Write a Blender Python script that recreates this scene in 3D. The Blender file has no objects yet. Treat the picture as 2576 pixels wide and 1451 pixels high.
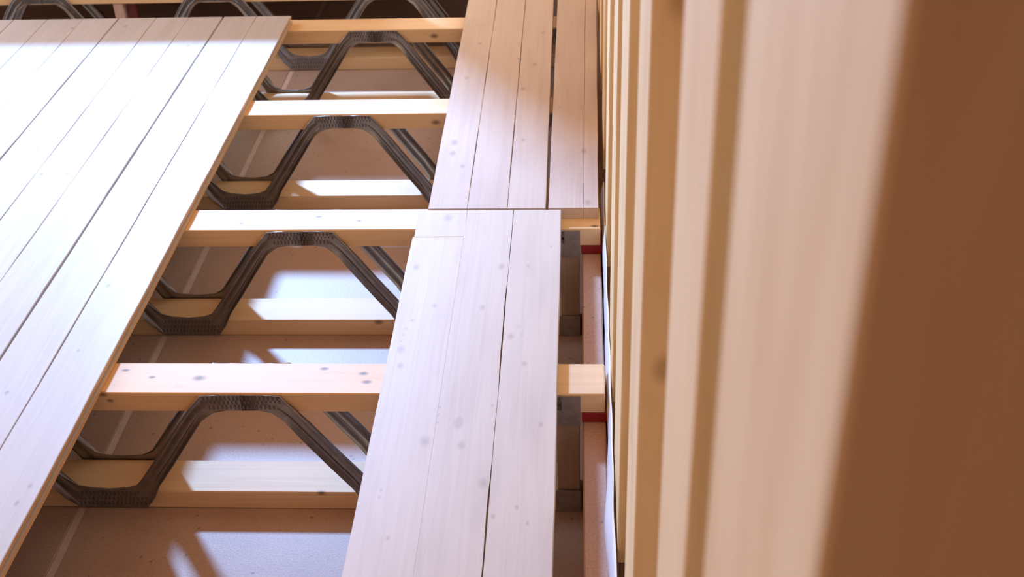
import bpy, bmesh, math, random
from mathutils import Vector, Matrix
rnd = random.Random(7)
SC = bpy.context.scene
COL = SC.collection

# ------------------------------------------------------------------ camera
def cam_axes(a, b, c):
    ca, sa, cb, sb = math.cos(a), math.sin(a), math.cos(b), math.sin(b)
    f = Vector((sb*ca, cb*ca, -sa)); r = Vector((cb, -sb, 0)); u = r.cross(f)
    cc, sc = math.cos(c), math.sin(c)
    return cc*r + sc*u, -sc*r + cc*u, f
R_, U_, F_ = cam_axes(math.radians(33.7935), math.radians(-3.8439), math.radians(-2.2414))
cd = bpy.data.cameras.new('camera'); cam = bpy.data.objects.new('camera', cd); COL.objects.link(cam)
M = Matrix((R_, U_, -F_)).transposed().to_4x4(); M.translation = Vector((0, 0, 1.45)); cam.matrix_world = M
cd.sensor_width = 36; cd.lens = 3050.27/2576*36; cd.clip_start = .02; cd.clip_end = 60
cd.dof.use_dof = True; cd.dof.focus_distance = 2.35; cd.dof.aperture_fstop = 7.5
SC.camera = cam

# ------------------------------------------------------------------ light, exposure
SC.view_settings.view_transform = 'Standard'; SC.view_settings.look = 'None'
SC.view_settings.exposure = 0; SC.view_settings.gamma = 1; SC.view_settings.use_curve_mapping = False
wd = bpy.data.worlds.new('daylight'); SC.world = wd; wd.use_nodes = True
bg = wd.node_tree.nodes['Background']
bg.inputs['Color'].default_value = (.68, .315, .125, 1); bg.inputs['Strength'].default_value = 1.1
# cool daylight-white work lamp hanging at the far end, above the frame
sd = bpy.data.lights.new('work_lamp', 'POINT'); lamp = bpy.data.objects.new('work_lamp', sd); COL.objects.link(lamp)
sd.energy = 1650; sd.color = (.285, .52, 1.0); sd.shadow_soft_size = .15
lamp.location = (-1.73, 5.42, 2.1)
# added cool fill light that brightens the left floor
ad = bpy.data.lights.new('fill_light', 'AREA'); al = bpy.data.objects.new('fill_light', ad); COL.objects.link(al)
ad.shape = 'RECTANGLE'; ad.size = 1.6; ad.size_y = 1.0; ad.energy = 34; ad.color = (.48, .72, 1.0)
al.location = (-2.9, 3.5, 1.4)
al.rotation_euler = (al.location - Vector((-1.5, 2.7, 0))).to_track_quat('Z', 'Y').to_euler()

# ------------------------------------------------------------------ materials
def mat(name, rough=.6, metal=0):
    m = bpy.data.materials.new(name); m.use_nodes = True
    nt = m.node_tree; b = nt.nodes['Principled BSDF']
    b.inputs['Roughness'].default_value = rough; b.inputs['Metallic'].default_value = metal
    return m, nt, b
def nd(nt, t, **k):
    n = nt.nodes.new(t)
    for a, v in k.items(): setattr(n, a, v)
    return n
def mathn(nt, op, a, b=None, clamp=False):
    n = nd(nt, 'ShaderNodeMath', operation=op, use_clamp=clamp)
    for i, v in enumerate((a, b)):
        if v is None: continue
        if isinstance(v, (int, float)): n.inputs[i].default_value = v
        else: nt.links.new(v, n.inputs[i])
    return n.outputs[0]
def mixc(nt, fac, a, b, mode='MIX'):
    n = nd(nt, 'ShaderNodeMix', data_type='RGBA', blend_type=mode)
    for s, v in ((n.inputs[0], fac), (n.inputs[6], a), (n.inputs[7], b)):
        if isinstance(v, (int, float)): s.default_value = v
        elif isinstance(v, tuple): s.default_value = (*v, 1)
        else: nt.links.new(v, s)
    return n.outputs[2]
def maprange(nt, v, a, b, c=0, d=1):
    n = nd(nt, 'ShaderNodeMapRange', interpolation_type='SMOOTHSTEP'); nt.links.new(v, n.inputs[0])
    for i, x in enumerate((a, b, c, d)): n.inputs[i+1].default_value = x
    return n.outputs[0]
def wood(name, base, dark, axis, rough=.55, knots=(), grain=.35, auto=.5, knot_col=(.30, .20, .15), blot=.25, spec=.4, kstr=.5):
    """sawn softwood; axis = direction the grain runs in; knots = (x, y, z, radius) in metres"""
    m, nt, b = mat(name, rough)
    b.inputs['Specular IOR Level'].default_value = spec
    geo = nd(nt, 'ShaderNodeNewGeometry')
    oi = nd(nt, 'ShaderNodeObjectInfo')
    off = nd(nt, 'ShaderNodeVectorMath', operation='SCALE'); off.inputs[0].default_value = (3.1, 5.7, 4.3); nt.links.new(oi.outputs['Random'], off.inputs['Scale'])
    add = nd(nt, 'ShaderNodeVectorMath', operation='ADD'); nt.links.new(geo.outputs['Position'], add.inputs[0]); nt.links.new(off.outputs[0], add.inputs[1])
    def stretched(s_long, s_across):
        n = nd(nt, 'ShaderNodeVectorMath', operation='MULTIPLY'); v = [s_across]*3; v[axis] = s_long
        n.inputs[1].default_value = v; nt.links.new(add.outputs[0], n.inputs[0]); return n.outputs[0]
    g = nd(nt, 'ShaderNodeTexNoise'); g.inputs['Scale'].default_value = 1; g.inputs['Detail'].default_value = 5; g.inputs['Distortion'].default_value = .8
    nt.links.new(stretched(2.2, 75), g.inputs['Vector'])
    g2 = nd(nt, 'ShaderNodeTexNoise'); g2.inputs['Scale'].default_value = 1; g2.inputs['Detail'].default_value = 3
    nt.links.new(stretched(3.5, 13), g2.inputs['Vector'])
    fg = maprange(nt, g.outputs[0], .38, .75, 0, grain)
    fb = maprange(nt, g2.outputs[0], .42, .72, 0, blot)
    col = mixc(nt, fg, base, dark); col = mixc(nt, fb, col, dark)
    # small random knots and specks
    vo = nd(nt, 'ShaderNodeTexVoronoi'); vo.inputs['Scale'].default_value = 1; nt.links.new(stretched(9, 17), vo.inputs['Vector'])
    cr = nd(nt, 'ShaderNodeSeparateColor'); nt.links.new(vo.outputs['Color'], cr.inputs[0])
    size = mathn(nt, 'MULTIPLY', mathn(nt, 'GREATER_THAN', cr.outputs[0], .72), mathn(nt, 'MULTIPLY', cr.outputs[1], .17))
    k = mathn(nt, 'SUBTRACT', size, vo.outputs['Distance'])
    kf = maprange(nt, k, -.04, .07, 0, auto)
    col = mixc(nt, kf, col, knot_col)
    if knots:
        acc = None
        for (x, y, z, r) in knots:
            s = nd(nt, 'ShaderNodeVectorMath', operation='SUBTRACT'); nt.links.new(geo.outputs['Position'], s.inputs[0]); s.inputs[1].default_value = (x, y, z)
            q = nd(nt, 'ShaderNodeVectorMath', operation='MULTIPLY'); v = [1/r]*3; v[axis] = .62/r; q.inputs[1].default_value = v; nt.links.new(s.outputs[0], q.inputs[0])
            l = nd(nt, 'ShaderNodeVectorMath', operation='LENGTH'); nt.links.new(q.outputs[0], l.inputs[0])
            acc = l.outputs['Value'] if acc is None else mathn(nt, 'MINIMUM', acc, l.outputs['Value'])
        wob = mathn(nt, 'ADD', acc, mathn(nt, 'MULTIPLY', mathn(nt, 'SUBTRACT', g.outputs[0], .5), 1.2))
        kf2 = maprange(nt, wob, .1, 1.5, kstr, 0)
        col = mixc(nt, kf2, col, knot_col)
    tn = mathn(nt, 'MULTIPLY', oi.outputs['Random'], .10)
    col = mixc(nt, tn, col, dark)
    nt.links.new(col, b.inputs['Base Color'])
    bp = nd(nt, 'ShaderNodeBump'); bp.inputs['Strength'].default_value = .12; bp.inputs['Distance'].default_value = .002
    nt.links.new(g.outputs[0], bp.inputs['Height']); nt.links.new(bp.outputs[0], b.inputs['Normal'])
    return m
def board(name, base, dark, scale=220, speck=.3, rough=.6):
    m, nt, b = mat(name, rough)
    tc = nd(nt, 'ShaderNodeNewGeometry')
    n = nd(nt, 'ShaderNodeTexNoise'); n.inputs['Scale'].default_value = scale; n.inputs['Detail'].default_value = 3; nt.links.new(tc.outputs['Position'], n.inputs['Vector'])
    n2 = nd(nt, 'ShaderNodeTexNoise'); n2.inputs['Scale'].default_value = 6; n2.inputs['Detail'].default_value = 4; nt.links.new(tc.outputs['Position'], n2.inputs['Vector'])
    vo = nd(nt, 'ShaderNodeTexVoronoi'); vo.inputs['Scale'].default_value = 26; nt.links.new(tc.outputs['Position'], vo.inputs['Vector'])
    c = mixc(nt, maprange(nt, n.outputs[0], .35, .7, 0, speck), base, dark)
    c = mixc(nt, maprange(nt, n2.outputs[0], .4, .75, 0, .4), c, dark)
    c = mixc(nt, maprange(nt, vo.outputs['Distance'], .05, .12, .55, 0), c, (dark[0]*.4, dark[1]*.4, dark[2]*.4))
    nt.links.new(c, b.inputs['Base Color'])
    bp = nd(nt, 'ShaderNodeBump'); bp.inputs['Strength'].default_value = .25; bp.inputs['Distance'].default_value = .001
    nt.links.new(n.outputs[0], bp.inputs['Height']); nt.links.new(bp.outputs[0], b.inputs['Normal'])
    return m
def plain(name, col, rough=.5, metal=0, noise=.0, scale=30):
    m, nt, b = mat(name, rough, metal)
    geo = nd(nt, 'ShaderNodeNewGeometry'); n = nd(nt, 'ShaderNodeTexNoise'); n.inputs['Scale'].default_value = scale; nt.links.new(geo.outputs['Position'], n.inputs['Vector'])
    nt.links.new(mixc(nt, maprange(nt, n.outputs[0], .3, .7, 0, noise), col, tuple(c*.4 for c in col)), b.inputs['Base Color'])
    return m
T = .028
KL = [(-1.109, 3.347, 6), (-1.016, 2.134, 6), (-1.093, 1.766, 5), (-1.378, 3.143, 6), (-1.415, 3.064, 8), (-1.246, 2.927, 9), (-1.448, 3.062, 6), (-1.419, 2.783, 5),
      (-1.354, 2.643, 9), (-1.287, 2.642, 8), (-.956, 1.468, 6), (-.949, 1.51, 6), (-1.014, 2.92, 7), (-.954, 2.576, 5), (-.948, 2.246, 6), (-1.20, 3.46, 10), (-1.45, 3.63, 9), (-1.62, 3.62, 8),
      (-1.75, 3.0, 7), (-1.70, 3.3, 6), (-1.0, 1.9, 4), (-1.03, 2.6, 5)]
KW = [(-.355, 2.203, 9), (-.169, 2.205, 9), (-.300, 2.056, 6), (-.2, 2.049, 8), (-.341, 2.003, 4), (-.137, 1.948, 8), (-.352, 1.905, 11), (-.347, 1.852, 8), (-.107, 1.859, 7), (-.063, 2.286, 4),
      (-.111, 2.207, 5), (-.304, 2.413, 12), (-.276, 1.631, 12), (-.209, 1.621, 9), (-.164, 1.524, 11), (-.161, 1.732, 4), (-.07, 1.678, 6), (-.105, 1.467, 4), (-.143, 1.446, 5), (-.086, 1.431, 4), (-.311, 1.394, 4),
      (-.350, 1.974, 3.5), (-.352, 1.953, 3.5), (-.355, 1.932, 3.5), (-.258, 1.727, 3), (-.258, 1.705, 3), (-.258, 1.682, 3), (-.337, 1.506, 3), (-.338, 1.489, 3)]
KU = [(-.13, 3.288, 11), (-.32, 3.197, 9), (-.321, 2.795, 12), (-.321, 2.735, 11), (-.29, 2.665, 8), (.011, 2.742, 10), (-.157, 3.12, 10), (-.111, 3.527, 9), (.02, 2.482, 11), (-.145, 2.805, 6), (-.178, 3.329, 5), (-.3, 3.45, 8)]
def kk(L, z, f=.8): return [(x, y, z, r/1000*f) for x, y, r in L]
PALE, PDARK = (.62, .575, .53), (.40, .35, .31)
M_floor = wood('pale_floor_board', PALE, PDARK, 1, .42, kk(KL, T), .22, .35, (.22, .16, .16), .18)
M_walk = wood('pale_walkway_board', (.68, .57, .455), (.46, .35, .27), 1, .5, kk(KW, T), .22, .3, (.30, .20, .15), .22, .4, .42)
M_walkfar = wood('shaded_walkway_board', (.63, .49, .385), (.43, .29, .22), 1, .5, kk(KU, T), .25, .3, (.25, .15, .12), .22)  # base tone darkened to add to the shade on the far boards
M_edge = wood('board_edge', (.72, .42, .20), (.45, .24, .10), 1, .6, (), .4, .1)
KJ = [(-.901, 1.872, 0, .006), (-.841, 1.85, 0, .006), (-.746, 1.848, 0, .011), (-.423, 1.864, 0, .008), (-.413, 1.837, 0, .008), (-.503, 1.879, 0, .007), (-.913, 1.801, -.019, .006), (-.925, 1.801, -.004, .008),
      (-.493, 2.409, -.265, .009), (-.396, 3.027, -.027, .010), (-.461, 3.642, -.023, .011), (-.527, 1.801, -.259, .008), (-.80, 2.44, 0, .007), (-.62, 2.47, 0, .008), (-.52, 2.45, 0, .006), (.035, 2.42, 0, .008)]
M_chord = wood('joist_timber', (.88, .615, .34), (.66, .39, .17), 0, .55, [(x, y, z, r*.75) for x, y, z, r in KJ], .3, .35, (.14, .09, .06), .25, .4, .9)
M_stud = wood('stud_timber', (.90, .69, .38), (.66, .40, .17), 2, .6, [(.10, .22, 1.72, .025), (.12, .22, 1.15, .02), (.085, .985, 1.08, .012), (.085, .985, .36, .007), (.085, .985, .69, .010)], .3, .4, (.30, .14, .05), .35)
M_post = wood('end_post_timber', (.48, .33, .21), (.32, .20, .12), 2, .7)
M_beam = board('ledger_board', (.62, .38, .25), (.40, .22, .14), 200, .4)
M_ceil = board('brown_board', (.56, .40, .31), (.36, .24, .18), 260, .4, .5)
M_plate = plain('dull_nail_plate', (.40, .34, .29), .5, .6, .3, 60)
M_tape = plain('joint_tape', (.78, .62, .53), .6, 0, .15)
M_metal = plain('galvanised_steel', (.35, .32, .30), .32, .8, .3, 40)
M_teeth = plain('nail_teeth_dark', (.15, .13, .12), .6, .5)
M_red = plain('red_packer', (.33, .012, .015), .5, 0, .2)
M_redd = plain('dark_red_spacer', (.14, .02, .015), .6)
M_memb = plain('white_membrane', (.93, .90, .92), .5, 0, .08, 20)
M_screw = plain('dark_screw', (.05, .035, .03), .5, .4)
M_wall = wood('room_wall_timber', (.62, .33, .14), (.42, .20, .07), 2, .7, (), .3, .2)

M_dark = wood('dark_panel_timber', (.20, .11, .06), (.12, .06, .03), 2, .8, (), .3, .2)  # dark tone for the added panel behind the camera

# ------------------------------------------------------------------ helpers
def link(name, bm, m, parent=None, smooth=False):
    me = bpy.data.meshes.new(name); bmesh.ops.recalc_face_normals(bm, faces=bm.faces[:]); bm.to_mesh(me); bm.free()
    if m is not None: me.materials.append(m)
    if smooth:
        for p in me.polygons: p.use_smooth = True
    o = bpy.data.objects.new(name, me); COL.objects.link(o)
    if parent is not None:
        o.parent = parent; w = parent_world(parent); o.matrix_parent_inverse = Matrix.Translation(-w)
    return o
def parent_world(p):
    v = Vector(p.location)
    return v
def empty(name, loc, label=None, cat=None, group=None, kind=None):
    o = bpy.data.objects.new(name, None); COL.objects.link(o); o.location = loc; o.empty_display_size = .1
    return tag(o, label, cat, group, kind)
def tag(o, label=None, cat=None, group=None, kind=None):
    for k, v in (('label', label), ('category', cat), ('group', group), ('kind', kind)):
        if v: o[k] = v
    return o
def box_bm(x0, x1, y0, y1, z0, z1, bev=.0015, bm=None):
    bm = bm or bmesh.new()
    r = bmesh.ops.create_cube(bm, size=1)
    for v in r['verts']:
        v.co = Vector(((x0+x1)/2 + v.co.x*(x1-x0), (y0+y1)/2 + v.co.y*(y1-y0), (z0+z1)/2 + v.co.z*(z1-z0)))
    if bev:
        es = list({e for v in r['verts'] for e in v.link_edges})
        bmesh.ops.bevel(bm, geom=es, offset=bev, segments=1, affect='EDGES')
    return bm
def part(name, m, parent, *b, bev=.0015):
    return link(name, box_bm(*b, bev=bev), m, parent)
def plank(parent, x0a, x1a, x0b, x1b, ya, yb, m, seam_r=.003, seam_l=0., open_r=False, open_l=False, wav=.0004, zj=0., name='plank', wl=None, bv=.0012):
    """floor board from ya to yb (grain along y); x0/x1 left and right edge at the near (a) and far (b) end;
    tongue on the right, groove on the left; open_r shows a free grooved edge"""
    n = max(4, int((yb-ya)/.06)); bm = bmesh.new(); rings = []
    sd_ = rnd.random()*9
    for i in range(n+1):
        t = i/n; y = ya + (yb-ya)*t
        l = x0a + (x0b-x0a)*t + seam_l/2; r = x1a + (x1b-x1a)*t - seam_r/2
        r += wav*(math.sin(y*11+sd_)+.6*math.sin(y*31+sd_*2)) ; l += (wav if wl is None else wl)*(math.sin(y*13+sd_*3))
        b = bv; z1 = T+zj
        e0 = zj; left = [(l+.0005, e0), (l, .009), (l, z1-b), (l+b, z1)]
        if open_r: right = [(r-b*1.2, z1), (r, z1-b), (r, .019), (r-.008, .0175), (r-.008, .0115), (r+.001, .010), (r+.001, .001), (r, e0)]
        elif open_l is None: right = [(r-b, z1), (r, z1-b), (r, .001), (r-.001, e0)]
        else: right = [(r-b, z1), (r, z1-b), (r, .017), (r+seam_r*.9, .0165), (r+seam_r*.9, .010), (r, .0095), (r, .001), (r-.001, e0)]
        rings.append([bm.verts.new((x, y, z)) for x, z in left+right])
    for a, b_ in zip(rings, rings[1:]):
        k = len(a)
        for j in range(k): bm.faces.new((a[j], a[(j+1) % k], b_[(j+1) % k], b_[j]))
    bm.faces.new(rings[0][::-1]); bm.faces.new(rings[-1])
    o = link(name, bm, m, parent)
    o.data.materials.append(M_edge)
    for p in o.data.polygons:
        nrm = p.normal
        if open_r and nrm.z < .5 and abs(nrm.y) < .5 and p.center.x > (x0a+x1a)/2+.01: p.material_index = 1
    return o
def screws(pl, pts, z=T):
    for x, y in pts:
        bm = bmesh.new(); bmesh.ops.create_cone(bm, cap_ends=True, segments=10, radius1=.0035, radius2=.0042, depth=.006)
        bmesh.ops.translate(bm, verts=bm.verts[:], vec=(x, y, z-.0025))
        link('screw', bm, M_screw, pl)

# ------------------------------------------------------------------ the setting
fl = empty('floor', (-1.8, 2.2, 0), 'pale timber board floor laid over the joists on the left', None, None, 'structure')
edges = [(-.928, 0), (-1.041, .0022), (-1.150, .0055), (-1.262, .0010), (-1.370, .0014), (-1.495, .0045), (-1.612, .0008), (-1.731, .0016), (-1.845, .003), (-1.96, .001), (-2.075, .003)]
for i in range(len(edges)-1):
    (r, sr), (l, sl) = edges[i], edges[i+1]
    if i == 1:   # butt joint across this board
        a = plank(fl, l, r, l, r, .62, 3.047, M_floor, sr, sl, wav=.0005)
        b = plank(fl, l, r, l, r, 3.0485, 3.70, M_floor, .0006, sl, wav=.0004)
    else:
        plank(fl, l, r, l, r, .62, 3.70, M_floor, sr if i else 0, sl, open_r=(i == 0), wav=.0006)
x = -2.075
while x > -4.3:
    plank(fl, x-.115, x, x-.115, x, .62, 3.70, M_floor, .0015, 0); x -= .115
for x in [-1.93+.12*k for k in range(-12, 15)]:      # boards beyond the far joist
    plank(fl, x, x+.12, x, x+.12, 4.075, 6.4, M_floor, .002, 0, name='far_plank')

cl = empty('ceiling', (-2, 2, -.304), 'brown board lining fixed under the joists', None, None, 'structure')
part('board_panel', M_ceil, cl, -4.4, -1.044, -1.2, 6.4, -.322, -.3045, bev=.001)
part('board_panel', M_ceil, cl, -1.026, .30, -1.2, 6.4, -.322, -.3045, bev=.001)
part('joint_strip', M_tape, cl, -1.0435, -1.0265, -1.2, 6.4, -.3215, -.306, bev=.0005)['label'] = 'pale filled joint strip between two brown boards'

for nm, b in (('wall_left', (-4.5, -4.4, -1.15, 6.5, -.33, 2.4)), ('wall_back', (-4.4, 1.6, -1.15, -1.05, -.33, 3.2)), ('wall_far', (-4.4, .3, 6.4, 6.5, -.33, 2.0))):
    o = link(nm, box_bm(*b), M_wall); o['kind'] = 'structure'
# unseen boards added above the frame to cast shade on the far end
link('shade_board_1', box_bm(-4.4, -.65, 3.89, 3.93, .03, .48), M_wall)['kind'] = 'structure'
bm = bmesh.new()
P = [(-1.14, 4.44), (-.845, 4.02), (-.64, 3.72), (-.64, 5.0), (-1.14, 5.0)]
lo = [bm.verts.new((x, y, 1.06)) for x, y in P]; hi = [bm.verts.new((x, y, 1.10)) for x, y in P]
bm.faces.new(lo[::-1]); bm.faces.new(hi)
for i in range(5): bm.faces.new((lo[i], lo[(i+1) % 5], hi[(i+1) % 5], hi[i]))
link('shade_board_2', bm, M_wall)['kind'] = 'structure'

link('shade_panel', box_bm(-.35, .185, -.13, -.08, -.3, 3.2), M_dark)['kind'] = 'structure'  # unseen panel added behind the camera to darken the nearest stud face

# stud wall on the right
wr = empty('wall_right', (.12, 2.4, 0), 'open timber stud wall on the right, nearest studs out of focus', None, None, 'structure')
for yf, yb in ((.222, .425), (.502, .680), (.985, 1.170), (1.405, 1.640), (1.820, 2.020), (2.30, 2.50), (2.76, 2.96), (3.23, 3.43), (3.70, 3.90), (4.18, 4.38)):
    part('stud', M_stud, wr, .061, .185, yf, yb, -.035, 2.4, bev=.002)
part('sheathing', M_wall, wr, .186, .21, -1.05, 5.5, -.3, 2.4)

# ------------------------------------------------------------------ metal web joists
A = [(0, -.250), (.04, -.246), (.062, -.236), (.080, -.212), (.100, -.183), (.138, -.129), (.180, -.067), (.208, -.030), (.232, -.003), (.272, -.003), (.31, -.003)]
B = [(0, -.301), (.045, -.301), (.072, -.297), (.094, -.266), (.113, -.228), (.152, -.172), (.198, -.103), (.228, -.060), (.252, -.045), (.278, -.041), (.31, -.041)]
WT = [0, 0, .25, .7, 1, 1, 1, .7, .25, 0, 0]      # how far the strip is pressed into a channel
def web_mesh(side):
    bm = bmesh.new(); ts = [0, .06, .34, .5, .66, .94, 1]; prof = [-.017, -.003, -.003, -.011, -.003, -.003, -.017]
    path = [(-a[0], a[1], -b[0], b[1], w) for a, b, w in list(zip(A, B, WT))[:0:-1]] + [(a[0], a[1], b[0], b[1], w) for a, b, w in zip(A, B, WT)]
    # two subdivisions for rounder bends
    rows = []
    for ax, az, bx, bz, w in path:
        rows.append([bm.verts.new((ax+(bx-ax)*t, side*(-(w*p) + .0022*(1-w) + (.006*(1-w) if t == ts[0] or t == ts[-1] else 0)*0), az+(bz-az)*t)) for t, p in zip(ts, prof)])
    for r0, r1 in zip(rows, rows[1:]):
        for j in range(len(ts)-1): bm.faces.new((r0[j], r0[j+1], r1[j+1], r1[j]))
    # folded lip along the concave side of the bottom plate and under the top plate
    bmesh.ops.recalc_face_normals(bm, faces=bm.faces[:])
    me = bpy.data.meshes.new('metal_web'); bm.to_mesh(me); bm.free(); me.materials.append(M_metal)
    for p in me.polygons: p.use_smooth = True
    return me
def teeth_mesh(side):
    bm = bmesh.new()
    def slot(x, z):
        box_bm(x-.0018, x+.0018, side*.0023 if side > 0 else side*.0040, side*.0040 if side > 0 else side*.0023, z-.0045, z+.0045, 0, bm)
    for r, z in enumerate((-.262, -.275, -.289)):
        for i in range(-8, 9):
            slot(i*.0085 + (r % 2)*.004, z)
    for s in (-1, 1):
        for r, z in enumerate((-.010, -.021, -.032)):
            for i in range(9): slot(s*(.306 - i*.0085 - (r % 2)*.004), z)
    me = bpy.data.meshes.new('nail_teeth'); bm.to_mesh(me); bm.free(); me.materials.append(M_teeth)
    return me
WEB = {s: web_mesh(s) for s in (-1, 1)}; TEETH = {s: teeth_mesh(s) for s in (-1, 1)}
CW, CH, CD = .096, .046, .304
def joist(Y, label, first=False, webs=4, xr=.0483, extra=0.):
    j = empty('web_joist', (-2.1, Y, -CD), label, 'joist', 'metal web floor joists')
    part('top_chord', M_chord, j, -4.38, xr, Y, Y+CW, -CH, 0, bev=.002)
    part('bottom_chord', M_chord, j, -4.38, .0, Y, Y+CW, -CD, -CD+CH, bev=.002)
    for k in range(webs):
        for s in (-1, 1):
            y = Y if s < 0 else Y+CW
            o = bpy.data.objects.new('metal_web', WEB[s]); COL.objects.link(o); o.parent = j
            o.location = (-.345-.62*k+2.1, y-Y, CD)
            md = o.modifiers.new('sheet', 'SOLIDIFY'); md.thickness = .0016; md.offset = 0
            if Y < 2.6 or s < 0:
                t = bpy.data.objects.new('nail_teeth', TEETH[s]); COL.objects.link(t); t.parent = o; t['kind'] = 'stuff'
    e = part('end_post', M_post, j, -.045, .0, Y+.004, Y+CW-.004, -CD+CH, -CH)
    for z0, z1 in ((-.075, -.004), (-.303, -.246)):
        p = part('nail_plate', M_plate, j, -.048, .001, Y-.003, Y, z0, z1, bev=.0005)
        bm = bmesh.new()
        for a in range(5):
            for b in range(4):
                x = -.041 + a*.0085; z = z0+.009+b*.0135
                box_bm(x-.0015, x+.0015, Y-.0042, Y-.003, z-.004, z+.004, 0, bm)
        t = link('nail_teeth', bm, M_teeth, None); t.parent = p; t.matrix_parent_inverse = Matrix.Translation(-Vector(j.location)); t['kind'] = 'stuff'
        t.matrix_parent_inverse = Matrix.Identity(4) if False else t.matrix_parent_inverse
    return j
Y4, Y3, Y2, Y1, Y0 = 1.801, 2.409, 3.027, 3.642, 4.030
joist(1.190, 'pale timber and metal web joist nearest the camera under both board runs', xr=.044)
j4 = joist(Y4, 'nearest whole web joist in the gap, widest white top with clustered dark marks')
j3 = joist(Y3, 'web joist under the end where the two walkways meet, white top')
j2 = joist(Y2, 'white topped web joist, third from the bottom of the photo')
j1 = joist(Y1, 'cream topped web joist in shade at the end of the left floor')
j0 = joist(Y0, 'farthest web joist behind the floor end, dark cavity below', webs=6)
part('web_post', wood('noggin_wood', (.70, .50, .40), (.5, .3, .2), 2), j0, -1.640, -1.606, Y0+.003, Y0+CW-.003, -CD+CH, -CH)
part('red_spacer', M_redd, j0, -1.594, -1.566, Y0+.02, Y0+.045, -.17, -CH-.004)['label'] = 'dark red spacer'

# ledger beam, packers, membrane
bm = box_bm(.006, .050, .7, 5.4, -.304, -.070, .003)
tag(link('ledger_beam', bm, M_beam), 'reddish brown beam running along the stud wall under the joist ends', 'beam')
for Y, l in ((1.19, 'red packer under the joist end nearest the camera'), (Y4, 'red packer under the lower exposed joist end beside white membrane'), (Y3, 'red packer under joist end where the walkways meet')):
    bm = box_bm(.004, .052, Y+.001, Y+CW, -.0697, -.0464, .001)
    tag(link('packer', bm, M_red), l, 'packer', 'red packers on the ledger beam')
bm = bmesh.new(); ny, nz = 160, 26; g = []
for i in range(ny+1):
    y = .75 + (2.62-.75)*i/ny; row = []
    for k in range(nz+1):
        t = k/nz
        z = .004 + .006*math.sin(y*17) - .26*t
        over = math.exp(-((y-1.49)/.14)**2)
        b = math.sin(math.pi*min(1, max(0, (-z-.004)/.064))) if z > -.068 else 0
        x = .0590 - .0025*over - .0050*min(1, t*8) + .0010*math.sin(y*9.0)*min(1, t*8) + .0007*math.sin(y*37) - .0085*over*b - .001*b
        row.append(bm.verts.new((x, y, z)))
    g.append(row)
for a, b in zip(g, g[1:]):
    for k in range(nz): bm.faces.new((a[k], a[k+1], b[k+1], b[k]))
o = link('membrane', bm, M_memb, None, True); md = o.modifiers.new('sheet', 'SOLIDIFY'); md.thickness = .0015; md.offset = 0
tag(o, 'crinkled white membrane strip along the foot of the stud wall', 'membrane')

# ------------------------------------------------------------------ walkways
w1 = empty('board_walkway', (-.2, 1.5, 0), 'near walkway of three pale boards with wavy seam in the middle', 'walkway')
pa = plank(w1, -.370, -.260, -.377, -.261, .62, 2.3275, M_walk, .0002, 0, wav=0, wl=.0004, bv=.0001, zj=.0006)
pb = plank(w1, -.374, -.259, -.375, -.261, 2.3305, 2.4475, M_walk, .0006, 0, wav=.0003, zj=.0006)
pc = plank(w1, -.260, -.151, -.261, -.153, .62, 2.4475, M_walk, .0032, 0, wav=.0011, wl=0, bv=.0002, zj=.0006)
pd = plank(w1, -.151, -.043, -.153, -.042, .62, 2.4475, M_walk, 0, 0, open_l=None, wav=.0005, zj=.0006)
screws(pb, [(-.276, 2.423)]); screws(pd, [(-.092, 2.419)])
w2 = empty('board_walkway', (-.2, 3.2, 0), 'far walkway of three boards, white near end and brown shaded far end', 'walkway')
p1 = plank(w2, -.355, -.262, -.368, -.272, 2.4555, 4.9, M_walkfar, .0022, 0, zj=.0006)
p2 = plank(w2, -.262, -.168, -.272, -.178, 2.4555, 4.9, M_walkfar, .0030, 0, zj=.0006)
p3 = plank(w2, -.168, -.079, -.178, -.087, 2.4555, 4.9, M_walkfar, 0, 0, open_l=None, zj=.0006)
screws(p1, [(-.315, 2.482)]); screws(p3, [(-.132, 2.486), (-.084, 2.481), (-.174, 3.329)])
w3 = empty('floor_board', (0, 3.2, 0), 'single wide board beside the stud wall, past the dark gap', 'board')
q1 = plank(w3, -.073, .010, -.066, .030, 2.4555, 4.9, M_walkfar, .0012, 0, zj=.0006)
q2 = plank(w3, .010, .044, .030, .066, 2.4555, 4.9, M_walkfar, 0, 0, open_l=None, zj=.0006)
screws(q1, [(-.026, 2.486)])
